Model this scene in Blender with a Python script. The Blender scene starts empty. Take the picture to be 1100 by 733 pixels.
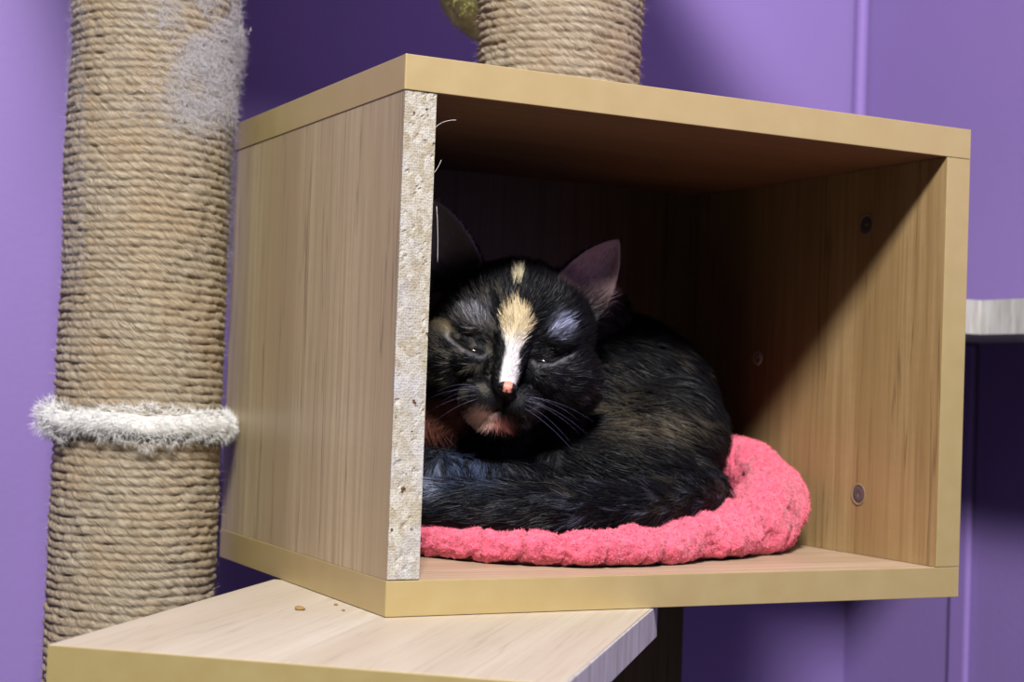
import bpy, bmesh, math, random
import numpy as np
from mathutils import Vector, Matrix, Quaternion

random.seed(4)
RNG = np.random.default_rng(7)
scene = bpy.context.scene
COL = scene.collection

# ------------------------------------------------------------------ camera
F = 1754.94
CAM = np.array([-0.32056, -0.75372, 0.11708])
RC = np.array([[0.88906006, -0.45642757, 0.03529977],      # image right
               [0.0441334, 0.00870502, -0.99898772],       # image down
               [0.45565826, 0.88971798, 0.02788299]])      # forward
cd = bpy.data.cameras.new('camera'); cam = bpy.data.objects.new('camera', cd); COL.objects.link(cam)
cd.sensor_width = 36; cd.lens = F / 1100 * 36; cd.clip_start = .02; cd.clip_end = 30
M = Matrix([[RC[0][i], -RC[1][i], -RC[2][i], CAM[i]] for i in range(3)] + [[0, 0, 0, 1]])
cam.matrix_world = M
cd.dof.use_dof = True; cd.dof.focus_distance = .87; cd.dof.aperture_fstop = 11
scene.camera = cam

# ------------------------------------------------------------------ light
scene.view_settings.view_transform = 'Standard'; scene.view_settings.look = 'None'
scene.cycles.diffuse_bounces = 1; scene.view_settings.exposure = 0.22; scene.view_settings.gamma = 1
w = bpy.data.worlds.new('room_light'); scene.world = w; w.use_nodes = True
wn = w.node_tree; wn.nodes.clear()
wo = wn.nodes.new('ShaderNodeOutputWorld'); wb = wn.nodes.new('ShaderNodeBackground')
tc = wn.nodes.new('ShaderNodeTexCoord'); sp = wn.nodes.new('ShaderNodeSeparateXYZ'); rp = wn.nodes.new('ShaderNodeValToRGB')
mr = wn.nodes.new('ShaderNodeMapRange'); mr.inputs['From Min'].default_value = -1; mr.inputs['From Max'].default_value = 1
rp.color_ramp.elements[0].position = .42; rp.color_ramp.elements[0].color = (.07, .065, .06, 1)
rp.color_ramp.elements[1].position = .62; rp.color_ramp.elements[1].color = (.55, .57, .62, 1)
wn.links.new(tc.outputs['Generated'], sp.inputs[0]); wn.links.new(sp.outputs['Z'], mr.inputs['Value'])
wn.links.new(mr.outputs[0], rp.inputs[0]); wn.links.new(rp.outputs[0], wb.inputs[0]); wb.inputs[1].default_value = .10
wn.links.new(wb.outputs[0], wo.inputs[0])

def area(name, loc, target, size, power, color=(1, 1, 1), size_y=None):
    l = bpy.data.lights.new(name, 'AREA'); l.energy = power; l.color = color
    l.shape = 'RECTANGLE'; l.size = size; l.size_y = size_y or size
    o = bpy.data.objects.new(name, l); COL.objects.link(o); o.location = loc
    o.rotation_euler = (Vector(target) - Vector(loc)).to_track_quat('-Z', 'Y').to_euler()
    return o
KEY = Vector((-.45, -.90, .95)).normalized()
area('ceiling_lamp', Vector((.18, .05, .15)) + KEY * 2.4, (.18, .05, .15), .34, 90, (1, .975, .95), .34)

# ------------------------------------------------------------------ helpers
def px(u, v, s):
    return CAM + s * (RC.T @ np.array([(u - 550) / F, (v - 366.5) / F, 1.0]))
def project(P):
    q = (np.asarray(P) - CAM) @ RC.T
    return np.stack([550 + F * q[:, 0] / q[:, 2], 366.5 + F * q[:, 1] / q[:, 2], q[:, 2]], 1)

def vnoise(P, scale, seed=0):
    P = np.asarray(P) * scale + seed * 17.31
    i = np.floor(P).astype(np.int64); f = P - i; f = f * f * (3 - 2 * f)
    def h(a, b, c):
        n = (a * 73856093) ^ (b * 19349663) ^ (c * 83492791) ^ (seed * 2654435)
        n = (n ^ (n >> 13)) * 1274126177 & 0x7fffffff
        n = (n ^ (n >> 15)) * 668265263 & 0x7fffffff
        return (n & 0xffff) / 65535.0
    r = 0
    for dx in (0, 1):
        for dy in (0, 1):
            for dz in (0, 1):
                wgt = (f[..., 0] if dx else 1 - f[..., 0]) * (f[..., 1] if dy else 1 - f[..., 1]) * (f[..., 2] if dz else 1 - f[..., 2])
                r = r + wgt * h(i[..., 0] + dx, i[..., 1] + dy, i[..., 2] + dz)
    return r
def fbm(P, scale, seed=0, n=3):
    return sum(vnoise(P, scale * 2 ** k, seed + k) * .5 ** k for k in range(n)) / sum(.5 ** k for k in range(n))

def link(o, parent=None):
    COL.objects.link(o)
    if parent is not None: o.parent = parent
    return o
def tag(o, label=None, cat=None, group=None, kind=None):
    if label: o['label'] = label
    if cat: o['category'] = cat
    if group: o['group'] = group
    if kind: o['kind'] = kind
    return o
def empty(name, loc, label, cat, group=None):
    o = bpy.data.objects.new(name, None); o.empty_display_size = .02; COL.objects.link(o); o.location = loc
    return tag(o, label, cat, group)
def bmobj(name, bm, mat, parent=None, smooth=False):
    me = bpy.data.meshes.new(name); bm.normal_update(); bm.to_mesh(me); bm.free()
    me.materials.append(mat)
    if smooth: me.polygons.foreach_set('use_smooth', [True] * len(me.polygons))
    return link(bpy.data.objects.new(name, me), parent)
def npobj(name, V, quads, tris, mat, parent=None, smooth=True, col=None, uv=None):
    me = bpy.data.meshes.new(name)
    V = np.asarray(V, np.float32); nq = 0 if quads is None else len(quads); nt = 0 if tris is None else len(tris)
    idx = np.concatenate([np.asarray(a).ravel() for a in (quads, tris) if a is not None and len(a)]).astype(np.int32)
    tot = np.concatenate([np.full(nq, 4), np.full(nt, 3)]).astype(np.int32)
    st = np.concatenate([[0], np.cumsum(tot)[:-1]]).astype(np.int32)
    me.vertices.add(len(V)); me.vertices.foreach_set('co', V.ravel())
    me.loops.add(len(idx)); me.loops.foreach_set('vertex_index', idx)
    me.polygons.add(len(tot)); me.polygons.foreach_set('loop_start', st)
    me.update(calc_edges=True); me.validate()
    me.polygons.foreach_set('use_smooth', np.full(len(me.polygons), smooth))
    if col is not None:
        a = me.color_attributes.new('Col', 'FLOAT_COLOR', 'POINT')
        a.data.foreach_set('color', np.concatenate([col, np.ones((len(col), 1))], 1).astype(np.float32).ravel())
    if uv is not None:
        l = me.uv_layers.new(name='UVMap'); vi = np.zeros(len(me.loops), np.int32); me.loops.foreach_get('vertex_index', vi)
        l.data.foreach_set('uv', uv[vi].astype(np.float32).ravel())
    me.materials.append(mat)
    return link(bpy.data.objects.new(name, me), parent)

def box(bm, lo, hi, bev=0, seg=2):
    r = bmesh.ops.create_cube(bm, size=1)
    c = [(a + b) / 2 for a, b in zip(lo, hi)]; s = [b - a for a, b in zip(lo, hi)]
    for v in r['verts']: v.co = Vector([c[i] + v.co[i] * s[i] for i in range(3)])
    if bev:
        es = list({e for v in r['verts'] for e in v.link_edges})
        bmesh.ops.bevel(bm, geom=es, offset=bev, segments=seg, affect='EDGES', profile=.5)
def boxobj(name, lo, hi, mat, parent=None, bev=0, seg=2, smooth=False):
    bm = bmesh.new(); box(bm, lo, hi, bev, seg); return bmobj(name, bm, mat, parent, smooth)

def tube_mesh(pts, rad, n=10):
    pts = np.asarray(pts, float); m = len(pts); rad = np.broadcast_to(rad, (m,))
    T = np.gradient(pts, axis=0); T /= np.linalg.norm(T, axis=1)[:, None] + 1e-12
    up = np.array([0, 0, 1.0]) if abs(T[0][2]) < .9 else np.array([1.0, 0, 0])
    V = []
    for i in range(m):
        a = np.cross(T[i], up); a /= np.linalg.norm(a); b = np.cross(a, T[i])
        for k in range(n):
            t = 2 * math.pi * k / n; V.append(pts[i] + rad[i] * (math.cos(t) * a + math.sin(t) * b))
    Q = [(i * n + k, i * n + (k + 1) % n, (i + 1) * n + (k + 1) % n, (i + 1) * n + k) for i in range(m - 1) for k in range(n)]
    V.append(pts[0]); V.append(pts[-1]); c0, c1 = len(V) - 2, len(V) - 1
    Tt = [(c0, (k + 1) % n, k) for k in range(n)] + [(c1, (m - 1) * n + k, (m - 1) * n + (k + 1) % n) for k in range(n)]
    return np.array(V), np.array(Q), np.array(Tt)

def strands(P, N, D, L, W, Cc, curve=.5, seg=3):
    """tapered ribbons: roots P, normals N, lean directions D (unit), lengths L, widths W, colours Cc"""
    n = len(P); V = np.zeros((n, 2 * seg + 1, 3)); side = np.cross(D, N); side /= np.linalg.norm(side, axis=1)[:, None] + 1e-9
    # turn the ribbons every way round so none is paper-thin from one side only
    a = RNG.uniform(-.9, .9, n)[:, None]; side = side * np.cos(a) + N * np.sin(a)
    cur = P.copy()
    for k in range(seg + 1):
        f = k / seg
        if k < seg:
            wv = side * (W * (1 - .75 * f) / 2)[:, None]
            V[:, 2 * k] = cur - wv; V[:, 2 * k + 1] = cur + wv
        else: V[:, 2 * seg] = cur
        d = D + N * (-curve * f)[..., None] if np.ndim(curve) else D - N * (curve * f)
        d = d / (np.linalg.norm(d, axis=1)[:, None] + 1e-9)
        cur = cur + d * (L / seg)[:, None]
    base = (np.arange(n) * (2 * seg + 1))[:, None]
    q = np.concatenate([np.stack([base[:, 0] + 2 * k, base[:, 0] + 2 * k + 1, base[:, 0] + 2 * k + 3, base[:, 0] + 2 * k + 2], 1) for k in range(seg - 1)])
    t = np.stack([base[:, 0] + 2 * seg - 2, base[:, 0] + 2 * seg - 1, base[:, 0] + 2 * seg], 1)
    return V.reshape(-1, 3), q, t, np.repeat(Cc, 2 * seg + 1, axis=0)

def sample_surface(me, n, mask=None):
    me.calc_loop_triangles(); nt = len(me.loop_triangles)
    tv = np.zeros(nt * 3, np.int32); me.loop_triangles.foreach_get('vertices', tv); tv = tv.reshape(-1, 3)
    co = np.zeros(len(me.vertices) * 3); me.vertices.foreach_get('co', co); co = co.reshape(-1, 3)
    A, Bv, Cv = co[tv[:, 0]], co[tv[:, 1]], co[tv[:, 2]]
    cr = np.cross(Bv - A, Cv - A); ar = np.linalg.norm(cr, axis=1) / 2
    wt = ar.copy()
    if mask is not None: wt = wt * mask((A + Bv + Cv) / 3)
    i = RNG.choice(nt, n, p=wt / wt.sum())
    r1 = np.sqrt(RNG.random(n))[:, None]; r2 = RNG.random(n)[:, None]
    return (1 - r1) * A[i] + r1 * (1 - r2) * Bv[i] + r1 * r2 * Cv[i], cr[i] / (np.linalg.norm(cr[i], axis=1)[:, None] + 1e-15)

# ------------------------------------------------------------------ materials
def sr(r, g, b):
    f = lambda c: (c / 255 / 12.92) if c / 255 <= .04045 else ((c / 255 + .055) / 1.055) ** 2.4
    return (f(r), f(g), f(b), 1)
class Mat:
    def __init__(s, name, color=(.5, .5, .5, 1), rough=.5, spec=.5, metal=0):
        s.m = bpy.data.materials.new(name); s.m.use_nodes = True; s.t = s.m.node_tree; s.b = s.t.nodes['Principled BSDF']
        s.b.inputs['Base Color'].default_value = color; s.b.inputs['Roughness'].default_value = rough
        s.b.inputs['Specular IOR Level'].default_value = spec; s.b.inputs['Metallic'].default_value = metal
    def n(s, typ, **k):
        x = s.t.nodes.new(typ)
        for a, v in k.items():
            if hasattr(x, a): setattr(x, a, v)
        return x
    def l(s, a, b): s.t.links.new(a, b)
    def coord(s, scale, rot=(0, 0, 0), src='Object', loc=(0, 0, 0)):
        c = s.n('ShaderNodeTexCoord'); m = s.n('ShaderNodeMapping'); m.inputs['Scale'].default_value = scale
        m.inputs['Rotation'].default_value = rot; m.inputs['Location'].default_value = loc
        s.l(c.outputs[src], m.inputs[0]); return m.outputs[0]
    def noise(s, vec, scale, detail=3, rough=.5, dist=0):
        x = s.n('ShaderNodeTexNoise'); x.inputs['Scale'].default_value = scale; x.inputs['Detail'].default_value = detail
        x.inputs['Roughness'].default_value = rough; x.inputs['Distortion'].default_value = dist; s.l(vec, x.inputs['Vector']); return x.outputs['Fac']
    def ramp(s, fac, els):
        r = s.n('ShaderNodeValToRGB'); e = r.color_ramp.elements
        while len(e) < len(els): e.new(.5)
        for x, (p, c) in zip(e, els): x.position = p; x.color = c if len(c) == 4 else tuple(c) + (1,)
        s.l(fac, r.inputs[0]); return r.outputs[0]
    def mix(s, fac, a, b, mode='MIX'):
        x = s.n('ShaderNodeMix'); x.data_type = 'RGBA'; x.blend_type = mode
        for val, i in ((fac, 0), (a, 6), (b, 7)):
            if hasattr(val, 'links'): s.l(val, x.inputs[i])
            else: x.inputs[i].default_value = val
        return x.outputs[2]
    def math(s, op, a, b=0.0):
        x = s.n('ShaderNodeMath', operation=op)
        for v, i in ((a, 0), (b, 1)):
            if hasattr(v, 'links'): s.l(v, x.inputs[i])
            else: x.inputs[i].default_value = v
        return x.outputs[0]
    def color(s, o): s.l(o, s.b.inputs['Base Color'])
    def bump(s, h, dist=.001, strength=.5):
        b = s.n('ShaderNodeBump'); b.inputs['Distance'].default_value = dist; b.inputs['Strength'].default_value = strength
        s.l(h, b.inputs['Height']); s.l(b.outputs[0], s.b.inputs['Normal'])
G = lambda v: (v, v, v, 1)

def wall_material(name, c):
    m = Mat(name, c, .55, .35)
    v = m.coord((1, 1, 1)); n = m.noise(v, 4, 3); n2 = m.noise(v, 160, 3)
    m.color(m.mix(1.0, m.ramp(n, [(.3, G(.93)), (.7, G(1.0))]), c, 'MULTIPLY')); m.bump(n2, .001, .25)
    return m.m
def wood_material(name, grain, base, mid, dark, seed=0, lines=1.0, rough=.42):
    """printed oak laminate; grain = axis the streaks run along (object space)"""
    m = Mat(name, base, rough, .35)
    sc = [1.0, 1.0, 1.0]; sc[grain] = .028
    v = m.coord(tuple(sc), loc=(seed, seed * .7, seed * 1.3))
    big = m.noise(v, 16, 2, .5, .4); fine = m.noise(v, 170, 5, .65, .1); hair = m.noise(v, 520, 3, .6)
    col = m.mix(m.ramp(big, [(.35, G(0)), (.68, G(1))]), base, mid)
    col = m.mix(m.ramp(fine, [(.44, G(0)), (.62, G(.75))]), col, mid)
    col = m.mix(m.ramp(hair, [(.54, G(0)), (.74, G(.30))]), col, dark)
    lin = m.noise(v, 42, 4, .55, .1)
    col = m.mix(m.ramp(lin, [(.493, G(0)), (.5, G(.6 * lines)), (.508, G(0))]), col, dark)
    sc2 = [1.0, 1.0, 1.0]; sc2[grain] = 3
    cross = m.noise(m.coord(tuple(sc2)), 60, 3)
    col = m.mix(m.ramp(cross, [(.35, G(.0)), (.75, G(.22))]), col, mid)
    m.color(col); m.bump(fine, .0003, .35)
    return m.m

M_WALL = wall_material('purple_paint', (.288, .194, .505, 1))
M_FLOOR = wall_material('dark_floor_paint', (.07, .066, .066, 1))
M_TRIM = wall_material('purple_trim_paint', (.32, .21, .57, 1))
oak = dict(base=sr(200, 181, 143), mid=sr(172, 151, 117), dark=sr(104, 84, 62))
M_SIDE = wood_material('oak_laminate_upright', 2, seed=1.3, **oak)
M_IN = wood_material('oak_laminate_warm', 2, sr(184, 155, 112), sr(156, 126, 84), sr(98, 74, 46), seed=4.2)
M_SHADE = wood_material('shaded_oak_laminate', 2, sr(104, 88, 68), sr(84, 68, 50), sr(52, 42, 30), seed=6.2)  # oak copy with a darkened colour, deepens the shade inside and below the box
M_FLAT = wood_material('oak_laminate_flat', 0, sr(205, 180, 152), sr(178, 150, 122), sr(120, 96, 76), seed=2.1)
M_CEIL = wood_material('oak_laminate_top', 0, sr(150, 116, 86), sr(124, 92, 64), sr(86, 60, 42), seed=7.1, lines=.3)  # top panel oak, colour lowered to deepen the shade under it
M_BOARD = wood_material('oak_laminate_bleached', 1, sr(212, 203, 186), sr(192, 178, 158), sr(150, 134, 116), seed=3.1, lines=.6)

def band_material():
    m = Mat('gold_edge_banding', sr(205, 178, 118), .45, .9, .38)
    v = m.coord((1, 1, 1)); n = m.noise(v, 60, 4, .6); s = m.noise(v, 240, 2)
    m.color(m.mix(m.ramp(n, [(.35, G(0)), (.8, G(.5))]), sr(196, 174, 116), sr(206, 188, 136)))
    m.l(m.ramp(n, [(.3, G(.42)), (.8, G(.50))]), m.b.inputs['Roughness']); m.bump(s, .0002, .12)
    return m.m
M_BAND = band_material()
def chip_material():
    m = Mat('raw_chipboard', sr(205, 195, 175), .85, .2)
    c = m.n('ShaderNodeTexCoord')
    v = c.outputs['Object']
    # glue print: fine dimples in rows, worn away in the middle
    dots = m.n('ShaderNodeTexVoronoi'); dots.inputs['Scale'].default_value = 760; dots.inputs['Randomness'].default_value = .6; m.l(v, dots.inputs['Vector'])
    ch = m.n('ShaderNodeTexVoronoi'); ch.inputs['Scale'].default_value = 330; m.l(m.coord((1, 1, .6)), ch.inputs['Vector'])
    n = m.noise(v, 200, 3, .55); n2 = m.noise(v, 260, 3, .6); n3 = m.noise(v, 30, 2)
    col = m.mix(m.ramp(ch.outputs['Color'], [(.1, G(0)), (.9, G(1))]), sr(196, 192, 180), sr(166, 155, 132))
    col = m.mix(m.ramp(n3, [(.45, G(0)), (.65, G(.7))]), col, sr(184, 186, 192))
    col = m.mix(m.ramp(dots.outputs['Distance'], [(.0, G(.8)), (.34, G(.0))]), col, sr(92, 84, 78))
    col = m.mix(m.ramp(n, [(.655, G(0)), (.685, G(.95))]), col, sr(84, 50, 30))
    m.color(col); m.bump(m.math('ADD', n2, m.math('MULTIPLY', dots.outputs['Distance'], 1.0)), .0005, .6)
    return m.m
M_CHIP = chip_material()

def attr_material(name, rough, spec=.4, sheen=0, bump=None):
    m = Mat(name, (.5, .5, .5, 1), rough, spec)
    a = m.n('ShaderNodeAttribute'); a.attribute_name = 'Col'; m.color(a.outputs['Color'])
    if sheen: m.b.inputs['Sheen Weight'].default_value = sheen; m.b.inputs['Sheen Roughness'].default_value = .5
    if bump: m.bump(m.noise(m.coord((1, 1, 1)), bump[0], 4, .6), bump[1], bump[2])
    return m.m
M_FUR = attr_material('cat_fur', .42, .14)
M_SKIN = attr_material('cat_coat', .6, .25, 0, (900, .0006, .6))
M_TERRY = attr_material('pink_terry', .9, .15, .35, (700, .0015, .9))
M_TERRYLOOP = attr_material('pink_terry_loops', .9, .12)
M_FIBRE = attr_material('loose_fibres', .8, .2)
M_DARKMETAL = Mat('screw_steel', (.13, .125, .14, 1), .35, .7, .4).m
M_PLASTIC = Mat('cap_plastic', sr(205, 192, 176), .4, .4).m
M_RIM = Mat('screw_hole_rim', sr(150, 128, 100), .5, .4).m
M_PRINT = Mat('cap_print', sr(70, 55, 42), .5, .3).m
M_WHITEEDGE = Mat('worn_white_banding', sr(205, 202, 200), .5, .4)
_n = M_WHITEEDGE.noise(M_WHITEEDGE.coord((1, 1, .15)), 120, 4, .6)
M_WHITEEDGE.color(M_WHITEEDGE.ramp(_n, [(.35, sr(176, 172, 166)), (.65, sr(212, 210, 212))])); M_WHITEEDGE = M_WHITEEDGE.m
M_EYE = Mat('eye_gloss', (.01, .009, .006, 1), .08, .6).m
M_CRUMB = Mat('crumb', sr(150, 120, 70), .9, .2).m
M_HAIR = Mat('pale_hair', sr(215, 210, 205), .4, .5).m
M_WHISK = Mat('whisker', sr(84, 80, 112), .35, .5).m

def rope_material():
    m = Mat('sisal_rope', sr(196, 180, 154), .9, .15)
    uv = m.n('ShaderNodeTexCoord'); mp = m.n('ShaderNodeMapping'); m.l(uv.outputs['UV'], mp.inputs[0])
    sep = m.n('ShaderNodeSeparateXYZ'); m.l(uv.outputs['UV'], sep.inputs[0])      # x: turns round, y: wraps up
    wob = m.noise(m.coord((1, 1, 1)), 90, 2)
    ph = m.math('ADD', m.math('MULTIPLY', sep.outputs[0], 44.0), m.math('MULTIPLY', sep.outputs[1], 1.0))
    ph = m.math('ADD', ph, m.math('MULTIPLY', wob, 1.2))
    tw = m.math('SINE', m.math('MULTIPLY', ph, 2 * math.pi))
    st = m.n('ShaderNodeCombineXYZ'); m.l(m.math('MULTIPLY', ph, 2.6), st.inputs[0]); m.l(m.math('MULTIPLY', sep.outputs[0], 26.0), st.inputs[1]); m.l(m.math('MULTIPLY', sep.outputs[1], .31), st.inputs[2])
    fib = m.noise(st.outputs[0], 1.6, 6, .72)
    v = m.coord((1, 1, 1)); big = m.noise(v, 22, 3, .6); mid = m.noise(v, 120, 3, .6)
    col = m.ramp(fib, [(.3, sr(120, 102, 80)), (.48, sr(172, 157, 134)), (.7, sr(210, 198, 178))])
    col = m.mix(m.ramp(big, [(.42, G(0)), (.7, G(.5))]), col, sr(178, 150, 114))
    col = m.mix(m.ramp(mid, [(.6, G(0)), (.75, G(.4))]), col, sr(150, 124, 94))
    m.color(col)
    m.bump(m.math('ADD', m.math('MULTIPLY', tw, .22), m.math('MULTIPLY', fib, 2.0)), .0012, .95)
    return m.m
M_ROPE = rope_material()

# ------------------------------------------------------------------ the setting
WY, WX, FZ = .55, .732, -.62
def struct(name, lo, hi, mat, bev=0):
    return tag(boxobj(name, lo, hi, mat, None, bev), kind='structure')
struct('floor', (-3, -3.2, FZ - .05), (WX + .1, WY + .1, FZ), M_FLOOR)
struct('wall_back', (-3, WY, FZ), (WX + .1, WY + .1, 1.9), M_WALL)
struct('wall_right', (WX, -3.2, FZ), (WX + .1, WY, 1.9), M_WALL)
struct('trim_1', (WX - .012, WY - .012, .199), (WX, WY, 1.9), M_TRIM, .004)
td = RC.T @ np.array([(1033 - 550) / F, (700 - 366.5) / F, 1.0]); ty = CAM[1] + td[1] * (WX - CAM[0]) / td[0]
struct('trim_2', (WX - .007, ty - .012, FZ), (WX, ty + .012, .1712), M_TRIM, .003)

# ------------------------------------------------------------------ shelf on the right wall
sh = empty('wall_shelf', (.60, .25, .1715), 'pale grey wooden shelf on the purple wall right of the cat box', 'shelf')
bm = bmesh.new()
out = [(-.215, .2995), (-.215, -.03), (0, -.02), (0, -1.35), (WX - .6003, -1.35), (WX - .6003, .2995)]      # an L; its hidden arm behind the box is added to shade the wall
lo_ = [bm.verts.new((x, y, 0)) for x, y in out]; hi_ = [bm.verts.new((x, y, .0272)) for x, y in out]
bm.faces.new(lo_[::-1]); bm.faces.new(hi_)
for k in range(6): bm.faces.new((lo_[k], lo_[(k + 1) % 6], hi_[(k + 1) % 6], hi_[k]))
bmesh.ops.recalc_face_normals(bm, faces=bm.faces)
bmobj('shelf_board', bm, M_WHITEEDGE, sh)

# ------------------------------------------------------------------ cat box
W_, H_, D_, T = .37325, .28265, .27837, .018
cub = empty('cat_box', (0, 0, 0), 'open fronted oak laminate box with gold edges where the black cat lies', 'cat furniture')
b = .0009
def banded_panel(name, lo, hi, mat, bands, parent=cub, rad=.0):
    p = boxobj(name, lo, hi, mat, parent)
    for side in bands:
        l, h = list(lo), list(hi)
        if side == 'front': h[1] = lo[1]; l[1] = lo[1] - b; l[0] -= b if 'left' in bands else 0
        if side == 'left': h[0] = lo[0]; l[0] = lo[0] - b
        if side == 'right': l[0] = hi[0]; h[0] = hi[0] + b; l[1] -= b
        boxobj('edge_banding', l, h, M_BAND, p, .00035)
    return p
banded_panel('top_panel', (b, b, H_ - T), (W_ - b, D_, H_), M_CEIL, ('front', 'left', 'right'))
banded_panel('bottom_panel', (b, b, 0), (W_ - b, D_, T), M_FLAT, ('front', 'left', 'right'))
lp = boxobj('side_panel', (.0004, .0012, T + .0002), (T, D_, H_ - T - .0002), M_SIDE, cub)
# raw chipboard edge where the banding has come off, crumbled surface
bm = bmesh.new()
nx, nz = 14, 200
z0, z1 = T + .0006, H_ - T - .0006
grid = np.array([[(.0004 + (T - .0006) * i / nx, .0, z0 + (z1 - z0) * j / nz) for i in range(nx + 1)] for j in range(nz + 1)]).reshape(-1, 3)
nn = fbm(grid, 420, 3, 3); pit = fbm(grid * np.array([1, 1, .6]), 420, 9, 2)
edge = np.tile(np.array([0 if i in (0, nx) else 1 for i in range(nx + 1)]), nz + 1)
grid[:, 1] = np.minimum(.0003 - (nn - .5) * .0005 * edge + np.clip(pit - .70, 0, 1) * .008 * edge, .00115)
q = [(j * (nx + 1) + i, j * (nx + 1) + i + 1, (j + 1) * (nx + 1) + i + 1, (j + 1) * (nx + 1) + i) for j in range(nz) for i in range(nx)]
n0 = len(grid); back = grid.copy(); back[:, 1] = .0013
q2 = [tuple(n0 + v for v in r[::-1]) for r in q]
ring = [i for i in range(nx + 1)] + [j * (nx + 1) + nx for j in range(1, nz + 1)] + [nz * (nx + 1) + i for i in range(nx - 1, -1, -1)] + [j * (nx + 1) for j in range(nz - 1, 0, -1)]
q3 = [(ring[k], n0 + ring[k], n0 + ring[(k + 1) % len(ring)], ring[(k + 1) % len(ring)]) for k in range(len(ring))]
tag(npobj('panel_edge', np.concatenate([grid, back]), q + q2 + q3, None, M_CHIP, lp, smooth=False), 'bare chipboard edge with glue residue')
rpan = boxobj('side_panel', (W_ - T, b, T + .0003), (W_ - b, D_, H_ - T - .0003), M_IN, cub)
boxobj('edge_banding', (W_ - T, 0, T + .0003), (W_, b, H_ - T - .0003), M_BAND, rpan, .0003)
boxobj('edge_banding', (W_ - b, b, T + .0003), (W_, D_, H_ - T - .0003), M_BAND, rpan, .0003)
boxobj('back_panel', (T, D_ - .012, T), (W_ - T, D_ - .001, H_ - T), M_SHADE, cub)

def screw(parent, p, rot, r=.0046):
    """countersunk cross-head screw; local +Z is the outward face"""
    mt = Matrix.Translation(Vector(p)) @ rot.to_4x4()
    bm = bmesh.new()
    prof = [(r * 1.28, .0000), (r * 1.22, .00025), (r * 1.02, .0002), (r * .98, -.0004)]
    n = 28; rings = [[bm.verts.new(mt @ Vector((a * math.cos(2 * math.pi * k / n), a * math.sin(2 * math.pi * k / n), z))) for k in range(n)] for a, z in prof]
    for a, c in zip(rings, rings[1:]):
        for k in range(n): bm.faces.new((a[k], a[(k + 1) % n], c[(k + 1) % n], c[k]))
    rim = bmobj('screw_hole', bm, M_RIM, parent, True)
    bm = bmesh.new()
    prof = [(r * .99, -.0008), (r * .96, .0001), (r * .7, .00035), (r * .45, .0004)]
    rings = [[bm.verts.new(mt @ Vector((a * math.cos(2 * math.pi * k / n), a * math.sin(2 * math.pi * k / n), z))) for k in range(n)] for a, z in prof]
    for a, c in zip(rings, rings[1:]):
        for k in range(n): bm.faces.new((a[k], a[(k + 1) % n], c[(k + 1) % n], c[k]))
    # cross recess: a sunk plus inside the head
    last = rings[-1]; s = r * .14; L = r * .4
    cross = [(s, s), (s, L), (-s, L), (-s, s), (-L, s), (-L, -s), (-s, -s), (-s, -L), (s, -L), (s, -s), (L, -s), (L, s)]
    top = [bm.verts.new(mt @ Vector((x, y, .0004))) for x, y in cross]; low = [bm.verts.new(mt @ Vector((x * .7, y * .7, -.0012))) for x, y in cross]
    for k in range(12): bm.faces.new((top[k], top[(k + 1) % 12], low[(k + 1) % 12], low[k]))
    bm.faces.new(low)
    ed = [e for e in bm.edges if (e.verts[0] in last and e.verts[1] in last)] + [e for e in bm.edges if e.verts[0] in top and e.verts[1] in top]
    bmesh.ops.triangle_fill(bm, edges=ed, use_beauty=True)
    bmobj('screw', bm, M_DARKMETAL, parent)
RX = Matrix(((0, 0, -1), (1, 0, 0), (0, -1, 0)))           # local z -> -x world
RX = Matrix.Rotation(-math.pi / 2, 3, 'Y')
screw(rpan, (W_ - T - .0003, .0735, .2288), RX, .0056)
screw(rpan, (W_ - T - .0003, .0735, .0562), RX, .0056)
topp = cub.children[0]
RZ = Matrix.Rotation(math.pi, 3, 'X')
screw(topp, (.191, .187, H_ - T - .0003), RZ, .0042)
screw(topp, (.231, .130, H_ - T - .0003), RZ, .0036)
# printed fitting cap on the right side
cen = Vector((W_ - T, .187, .143))
bm = bmesh.new(); r = bmesh.ops.create_cone(bm, cap_ends=True, segments=32, radius1=.0052, radius2=.0047, depth=.0008)
bmesh.ops.transform(bm, matrix=Matrix.Translation(cen + Vector((-.0003, 0, 0))) @ RX.to_4x4(), verts=bm.verts)
cap = bmobj('fitting_cap', bm, M_PLASTIC, rpan)
tcu = bpy.data.curves.new('letter', 'FONT'); tcu.body = 'G'; tcu.size = .0078; tcu.extrude = .0001; tcu.align_x = 'CENTER'; tcu.align_y = 'CENTER'
to = bpy.data.objects.new('letter', tcu); COL.objects.link(to)
dg = bpy.context.evaluated_depsgraph_get(); me = bpy.data.meshes.new_from_object(to.evaluated_get(dg)); bpy.data.objects.remove(to)
mt = Matrix.Translation(cen + Vector((-.0008, 0, 0))) @ Matrix(((0, 0, -1, 0), (-1, 0, 0, 0), (0, 1, 0, 0), (0, 0, 0, 1)))
me.transform(mt); me.materials.clear(); me.materials.append(M_PRINT); link(bpy.data.objects.new('letter', me), cap)

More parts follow.
